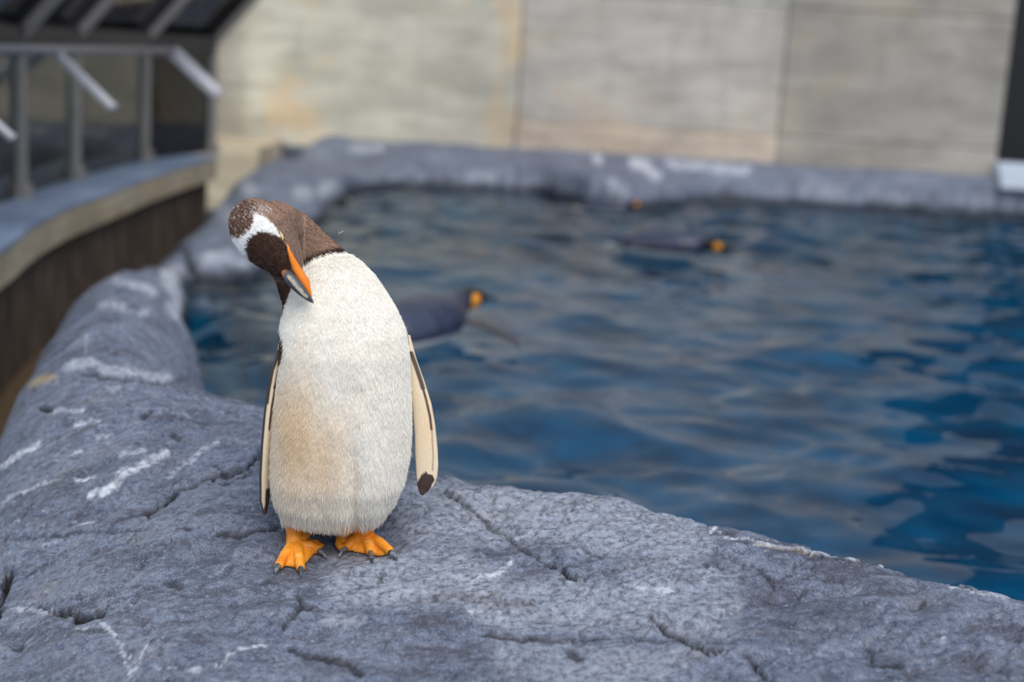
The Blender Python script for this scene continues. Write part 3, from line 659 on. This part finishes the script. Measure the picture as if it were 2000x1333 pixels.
# bill
MUB = vcol_mat('bill_upper', 'col', .32, .15, 250)
MLB = flat('bill_lower', lin(240, 130, 22), .35, .15, 60)
MOR = MLB
def lofta(pts, flatn=.8):
    Pp = [Q(a, b, d) for a, b, d, r in pts]; return tube(Pp, [r*S for *_, r in pts], 16)
um = obj('upper_mandible', mesh('upper_mandible', *lofta([(551, 526, -.074, 5), (559, 534, -.083, 9), (568, 545, -.088, 11.5), (580, 559, -.092, 11), (592, 572, -.095, 8.5), (602, 582, -.096, 6), (608, 588, -.094, 3.6), (612, 592, -.089, 1)])), MUB, pen, label='dark grey upper bill with a pale streak')
bm_ = bmesh.new(); bm_.from_mesh(um.data); bmesh.ops.subdivide_edges(bm_, edges=[e for e in bm_.edges], cuts=3, use_grid_fill=True); bm_.to_mesh(um.data); bm_.free(); um.data.polygons.foreach_set('use_smooth', [True]*len(um.data.polygons))
x, y = proj(verts_np(um.data)); k = (1-sstep(1.5, 4.2, seg_dist(x+1.5*vnoise(x*.2, y*.2, 620), y, [(564, 541), (576, 557), (590, 572), (597, 579)])))[:, None]
k2_ = (1-sstep(.5, 2., seg_dist(x, y, [(562, 548), (572, 561), (590, 579)])))[:, None]*.6
uc = np.tile(lin(74, 76, 86), (len(x), 1)); uc = uc*(1-k*.75)+lin(206, 190, 156)*k*.75; uc = uc*(1-k2_)+lin(34, 34, 38)*k2_; ob = (1-sstep(552, 561, x+.3*(y-530)))[:, None]; uc = uc*(1-ob)+lin(190, 120, 50)*ob
set_col(um.data, 'col', uc)
obj('lower_mandible', mesh('lower_mandible', *lofta([(561, 477, -.087, 1.2), (564, 489, -.088, 3), (570, 505, -.086, 5.5), (577, 521, -.083, 8), (586, 537, -.081, 8.5), (595, 553, -.080, 11.0), (602, 567, -.080, 5.5), (606, 577, -.080, 3), (608, 582, -.080, 1)])), MLB, pen, label='bright orange lower bill')
# closed eye: thin pale lid with a dark line
ep, en = surf(551, 464)
def lid(off, r): return [surf(547+off, 452)[0]+en*.0006, surf(550.5+off, 460)[0]+en*.0012, surf(552+off, 466)[0]+en*.0012, surf(551.5+off, 471)[0]+en*.0006], [r*.3, r, r, r*.3]
a, b = lid(0, .0019); obj('eyelid', mesh('eyelid', *tube(a, b, 8)), flat('eyelid_skin', lin(226, 190, 120), .5), pen)
a, b = lid(2.2, .0010); obj('eye', mesh('eye', *tube(a, b, 8)), flat('eye_dark', (.01, .007, .006), .2), pen)

# flippers
def flipper(name, left, right, thick, cd, colf):
    n = 90; Lp = np.array(left, float); Rp = np.array(right, float)
    def res(Pn):
        s = np.r_[0, np.cumsum(np.hypot(*np.diff(Pn, axis=0).T))]; s /= s[-1]; t = np.linspace(0, 1, n)
        return np.stack([np.interp(t, s, Pn[:, 0]), np.interp(t, s, Pn[:, 1])], 1)
    A = res(Lp); B = res(Rp); rings = []
    for i in range(n):
        t = i/(n-1); d = cd(t); a = Q(*A[i], d); b = Q(*B[i], d); c = (a+b)/2; e = (b-a)/2; th = thick(t)
        rings.append([c+e*math.cos(q)+np.array([0, th*math.sin(q), 0]) for q in np.linspace(0, 2*math.pi, 72, endpoint=False)])
    me = fix_normals(mesh(name, *loft(rings))); Pv = verts_np(me); x, y = proj(Pv); Nn = normals_np(me); set_col(me, 'col', colf(x, y, Pv, Nn)); return me
cCream = lin(236, 214, 182); cPink = lin(236, 196, 150)
def colR(x, y, P, N):
    C = np.tile(cCream, (len(x), 1)); k = (.55*np.exp(-(((x-838)/12)**2+((y-820)/60)**2)))[:, None]; C = C*(1-k)+cPink*k
    d = seg_dist(x, y, [(803, 690), (812, 715), (822, 745), (832, 780), (840, 815), (844, 850), (846, 890), (845, 920)])
    w = np.where(y < 760, 4.5, np.where(y < 840, 2.6, 1.7)); k = (1-sstep(w*.6, w*1.3, d))[:, None]*np.where(y < 840, .95, .5)[:, None]; C = C*(1-k)+cBr*.8*k
    tip = in_poly(x, y, [(812, 948), (822, 930), (830, 922), (846, 930), (849, 938), (838, 958), (826, 972), (812, 972)]) ; C = np.where(tip[:, None], cBr*.7, C)
    return np.where((N[:, 1] > .3)[:, None], cBr, C)
fR = flipper('flipper', [(797, 655), (798, 700), (800, 750), (806, 800), (810, 850), (811, 890), (813, 925), (815, 945), (817, 956), (820, 964)], [(801, 655), (813, 700), (830, 748), (843, 790), (850, 830), (855, 880), (856, 910), (854, 932), (847, 950), (826, 968)],
             lambda t: .0035+.006*math.sin(math.pi*min(1, t*1.05))**.6, lambda t: .035-.05*t, colR)
MFL = vcol_mat('flipper_skin', 'col', .7, .25, 500)
obj('flipper', fR, MFL, pen, label='cream flipper with a dark tip')
def colL(x, y, P, N):
    C = np.tile(cCream, (len(x), 1))
    oe = [(543, 688), (530, 722), (522, 765), (516, 812), (511, 870), (508, 930), (508, 980), (514, 1004)]
    d = seg_dist(x, y, oe); w = np.where(y < 790, 6, 3); k = (1-sstep(w*.7, w*1.2, d))[:, None]; C = C*(1-k)+cBr*k
    d = seg_dist(x, y, [(549, 700), (544, 730), (537, 760), (530, 800), (526, 840)]); w = np.where(y < 760, 3.8, 2.0); k = (1-sstep(w*.6, w*1.2, d))[:, None]; C = C*(1-k)+cBr*.9*k
    d = seg_dist(x, y, [(524, 960), (523, 985), (519, 1004)]); k = (1-sstep(4, 6.5, d))[:, None]; C = C*(1-k)+cBr*k
    return np.where((N[:, 1] > .6)[:, None], cBr, C)
fL = flipper('flipper', [(545, 672), (541, 692), (530, 722), (522, 765), (516, 812), (511, 870), (508, 930), (508, 980), (514, 1003)], [(556, 672), (554, 705), (551, 750), (543, 820), (533, 900), (528, 955), (525, 985), (521, 1003)],
             lambda t: .006+.030*math.sin(math.pi*min(1, .12+t*.9))**.7, lambda t: .012-.035*t, colL)
obj('flipper', fL, MFL, pen, label='flipper seen edge-on with a brown leading edge')

# feet
m = Mat('foot_skin', .45); v = m.coords(); n1 = m.noise(v, 45, 6, .6); n2 = m.noise(v, 260, 4); vo = m.n('ShaderNodeTexVoronoi', i_Scale=420.0); m.l(v, vo.inputs['Vector'])
m.col(m.mix(m.ramp(n1, [(.54, 0.), (.70, .5)]), m.ramp(n1, [(.30, lin(224, 124, 24)), (.55, lin(244, 154, 40))]), lin(240, 190, 120))); m.bump(vo.outputs['Distance'], .35, .0012); MFOOT = m.m
m = Mat('claw_horn', .35); n1 = m.noise(m.coords((1, 1, .3)), 160, 4); m.col(m.ramp(n1, [(.40, lin(46, 50, 58)), (.66, lin(128, 134, 138))])); MCLAW = m.m
def gp(px_, py_, h):
    p = on_rock(px_, py_); return p+np.array([0, 0, h])
def lift(p, h):      # point seen at the given pixel but h above the rock
    z = 0.0
    for _ in range(6):
        q = G(p[0], p[1], z+h); z = float(rock_final(np.array([q[0]]), np.array([q[1]]))[0])
    return np.array([q[0], q[1], z+h])
def foot(ankle, heel, toes, claws, web_pts, extra, lab, ra=1.0):
    ps = []
    hp = lift(heel, .020); ap = Q(ankle[0], ankle[1], heel[2])
    ps.append(tube([ap+np.array([0, .005, .03]), ap, (ap+hp)/2+np.array([0, .004, 0]), hp+np.array([0, .004, -.002]), hp+np.array([0, .0, -.012])], [.021*ra, .0195*ra, .0185*ra, .0185*(.5+.5*ra), .013], 18))
    tips = []
    for (tx, ty), kink in toes:
        tp = lift((tx, ty), .0072); base = hp+np.array([(tp[0]-hp[0])*.18, -.004, -.004]); mid = base*.45+tp*.55+np.array([0, 0, .0045+kink]); 
        ps.append(tube([hp+np.array([0, .004, -.002]), base, mid, tp*.85+mid*.15, tp, tp+(tp-mid)*.08], [.0125, .0115, .0088, .0080, .0074, .0045], 14)); tips.append((base, mid, tp))
    # webs: thin sheets between neighbouring toes with scalloped edge
    for i in range(len(tips)-1):
        e = lift(web_pts[i], .0045); (b0, m0, t0), (b1, m1, t1) = tips[i], tips[i+1]
        nu, nv = 12, 10; top = []; 
        for iu in range(nu+1):
            u = iu/nu; row = []
            b = b0*(1-u)+b1*u
            t = (1-u)**2*t0+2*u*(1-u)*(2*e-.5*(t0+t1))+u*u*t1
            mm = m0*(1-u)+m1*u-np.array([0, 0, .004*math.sin(math.pi*u)])
            for iv in range(nv+1):
                v_ = iv/nv; row.append((1-v_)**2*b+2*v_*(1-v_)*(2*mm-.5*(b+t))+v_*v_*t)
            top.append(row)
        Vv = []; Ff = []
        for sgn in (0, 1):
            for r in top:
                for p in r: Vv.append(p+np.array([0, 0, .0028 if sgn == 0 else -.0034]))
        K = (nu+1)*(nv+1)
        def I(s, a, b): return s*K+a*(nv+1)+b
        for a_ in range(nu):
            for b_ in range(nv):
                Ff.append((I(0, a_, b_), I(0, a_+1, b_), I(0, a_+1, b_+1), I(0, a_, b_+1))); Ff.append((I(1, a_, b_), I(1, a_, b_+1), I(1, a_+1, b_+1), I(1, a_+1, b_)))
        for a_ in range(nu):
            for b_ in (0, nv): Ff.append((I(0, a_, b_), I(0, a_+1, b_), I(1, a_+1, b_), I(1, a_, b_)))
        for b_ in range(nv):
            for a_ in (0, nu): Ff.append((I(0, a_, b_), I(0, a_, b_+1), I(1, a_, b_+1), I(1, a_, b_)))
        ps.append((Vv, Ff))
    for pts in extra: ps.append(tube([lift((a, b), h) for a, b, h, r in pts], [r for *_, r in pts], 12))
    me = remesh(merge(ps), .0013, 4, .5); o = obj('foot', me, MFOOT, pen, label=lab)
    for (c0, c1), (b, mid, tp) in zip(claws, tips):
        a = lift(c0, .0105); z = lift(c1, .0015); md = (a+z)/2+np.array([0, 0, .0028])
        obj('claw', mesh('claw', *tube([a+(tp-a)*.35, a, md, md*.35+z*.65, z], [.0032, .0050, .0044, .0029, .0006], 10)), MCLAW, o)
    return o
foot((574, 1028), (576, 1062, -.025), [((544, 1107), 0), ((587, 1112), 0), ((624, 1075), 0)], [((543, 1106), (537, 1124)), ((587, 1104), (588, 1128)), ((624, 1076), (637, 1092))], [(565, 1106), (609, 1087)],
     [[(590, 1056, .024, .006), (598, 1047, .024, .0078), (602, 1052, .020, .0062)], [(603, 1062, .014, .006), (618, 1062, .010, .006), (630, 1069, .008, .004)]], 'orange webbed foot with toes spread and a small hind toe', .78)
foot((712, 1022), (708, 1044, -.025), [((676, 1072), 0), ((724, 1081), 0), ((762, 1078), 0)], [((674, 1073), (660, 1090)), ((724, 1080), (727, 1101)), ((763, 1080), (776, 1096))], [(699, 1078), (746, 1084)],
     [[(690, 1047, .016, .009), (674, 1047, .015, .010), (665, 1054, .012, .009), (662, 1064, .008, .007), (666, 1073, .006, .005)], [(685, 1056, .012, .009), (672, 1062, .009, .009)]], 'orange webbed foot with toes pointing to the pool')

# a loose downy filament drifting by the neck
fl = [Q(662, 460, .12), Q(662, 453, .12), Q(665, 456, .12), Q(668, 452.5, .12), Q(671, 452, .12)]
obj('down_filament', mesh('down_filament', *tube(fl, [.0002, .0004, .0004, .0004, .0002], 6)), flat('down', lin(235, 235, 235), .8), label='tiny white down filament drifting beside the neck', cat='feather')

# ------------------------------------------------------------------ king penguins swimming in the pool
MK = vcol_mat('king_plumage', 'col', .35, .1, 200)
MKB = flat('king_bill', lin(30, 26, 28), .35)
def king(loc, heading, head_up, spread, lab, sc=1.0, sink=0.0, neck_fwd=.16, turn=0.0):
    root = empty('king_penguin', (loc[0], loc[1], Z_W), label=lab, cat='penguin', group='king penguins swimming in the pool')
    h = math.radians(heading); f = np.array([math.cos(h), math.sin(h), 0]); s = np.array([math.sin(h), -math.cos(h), 0]); u = np.array([0, 0, 1.])
    o = np.array([loc[0], loc[1], Z_W-sink])
    def L(a, b, c): return o+(f*a+s*b+u*c)*sc
    st = [(-.42, -.035, .010, .006), (-.36, -.03, .045, .020), (-.30, -.02, .075, .050), (-.2, .0, .115, .088), (-.08, .015, .135, .108), (.05, .02, .138, .110), (.16, .022, .120, .098), (.24, .028, .088, .078), (.29, .04, .062, .062)]
    tr = math.radians(turn)
    hx = .29+neck_fwd*math.cos(tr); hy = neck_fwd*math.sin(tr)
    rings = [[L(a, w*math.cos(q), c+hh*math.sin(q)) for q in np.linspace(0, 2*math.pi, 28, endpoint=False)] for a, c, w, hh in st]
    pts = [loft(rings), tube([L(.26, 0, .035), L(.31, .0, .055+head_up*.35), L(.29+neck_fwd*.55, hy*.5, .05+head_up*.8), L(hx, hy, .05+head_up), L(hx+.05*math.cos(tr), hy+.05*math.sin(tr), .047+head_up), L(hx+.075*math.cos(tr), hy+.075*math.sin(tr), .043+head_up)], [.066*sc, .056*sc, .049*sc, .046*sc, .034*sc, .012*sc], 20)]
    me = remesh(merge(pts), .008*sc, 4); Pv = verts_np(me); rel = (Pv-o)/sc; A = rel@f; B = rel@s; Cz = rel[:, 2]
    C = np.tile(lin(50, 56, 78), (len(Pv), 1)); C *= (1+.25*vnoise(A*30, B*30, 500))[:, None]
    C = np.where(((Cz < -.02) & (A < .27))[:, None], lin(215, 212, 205), C)
    hd = (A > .27+neck_fwd*.30)
    C = np.where(hd[:, None], lin(22, 22, 26), C)
    lat = -(A-hx)*math.sin(tr)+(B-hy)*math.cos(tr); lon = (A-hx)*math.cos(tr)+(B-hy)*math.sin(tr)
    patch = hd & (np.abs(lat) > .018) & (np.hypot((lon+.02)/.028, (Cz-.04-head_up)/.036) < 1); C = np.where(patch[:, None], lin(236, 150, 24), C)
    set_col(me, 'col', C); obj('body', me, MK, root)
    b0 = L(hx+.06*math.cos(tr), hy+.06*math.sin(tr), .045+head_up); b1 = L(hx+.12*math.cos(tr), hy+.12*math.sin(tr), .037+head_up); b2 = L(hx+.165*math.cos(tr), hy+.165*math.sin(tr), .022+head_up)
    obj('bill', mesh('bill', *tube([b0, b1, b2], [.014*sc, .009*sc, .003*sc], 10)), MKB, root)
    for sd in (-1, 1):
        path = [(.14, .10, .02, .03), (.13, .17, .030, .042), (.115, .27, .030, .044), (.09, .36, .018, .038), (.06, .43, .004, .026), (.04, .470, -.010, .008)]
        rr = []
        for i, (a, b, c, w) in enumerate(path):
            bb = .10+(b-.10)*spread[(sd+1)//2]; a2 = a-(b-.1)*(1-spread[(sd+1)//2])*.9
            rr.append([L(a2+w*math.cos(q), sd*bb, c+.010*math.sin(q)) for q in np.linspace(0, 2*math.pi, 14, endpoint=False)])
        fm = fix_normals(mesh('flipper', *loft(rr))); Pv = verts_np(fm); set_col(fm, 'col', np.tile(lin(58, 56, 66), (len(Pv), 1))); obj('flipper', fm, MK, root)
    return root
k1 = G(1290, 505, Z_W); king(k1, -28, .005, (.35, .35), 'king penguin gliding low in the middle of the pool', .88, -.075)
k2 = G(815, 668, Z_W); king(k2, 62, .03, (.3, .95), 'king penguin with one flipper spread behind the preening penguin', 1.02, -.06, .10, 15)
k3 = G(1182, 414, Z_W); king(k3, -20, .05, (.2, .2), 'king penguin at the far rocky edge of the pool', .62, -.03, .15)
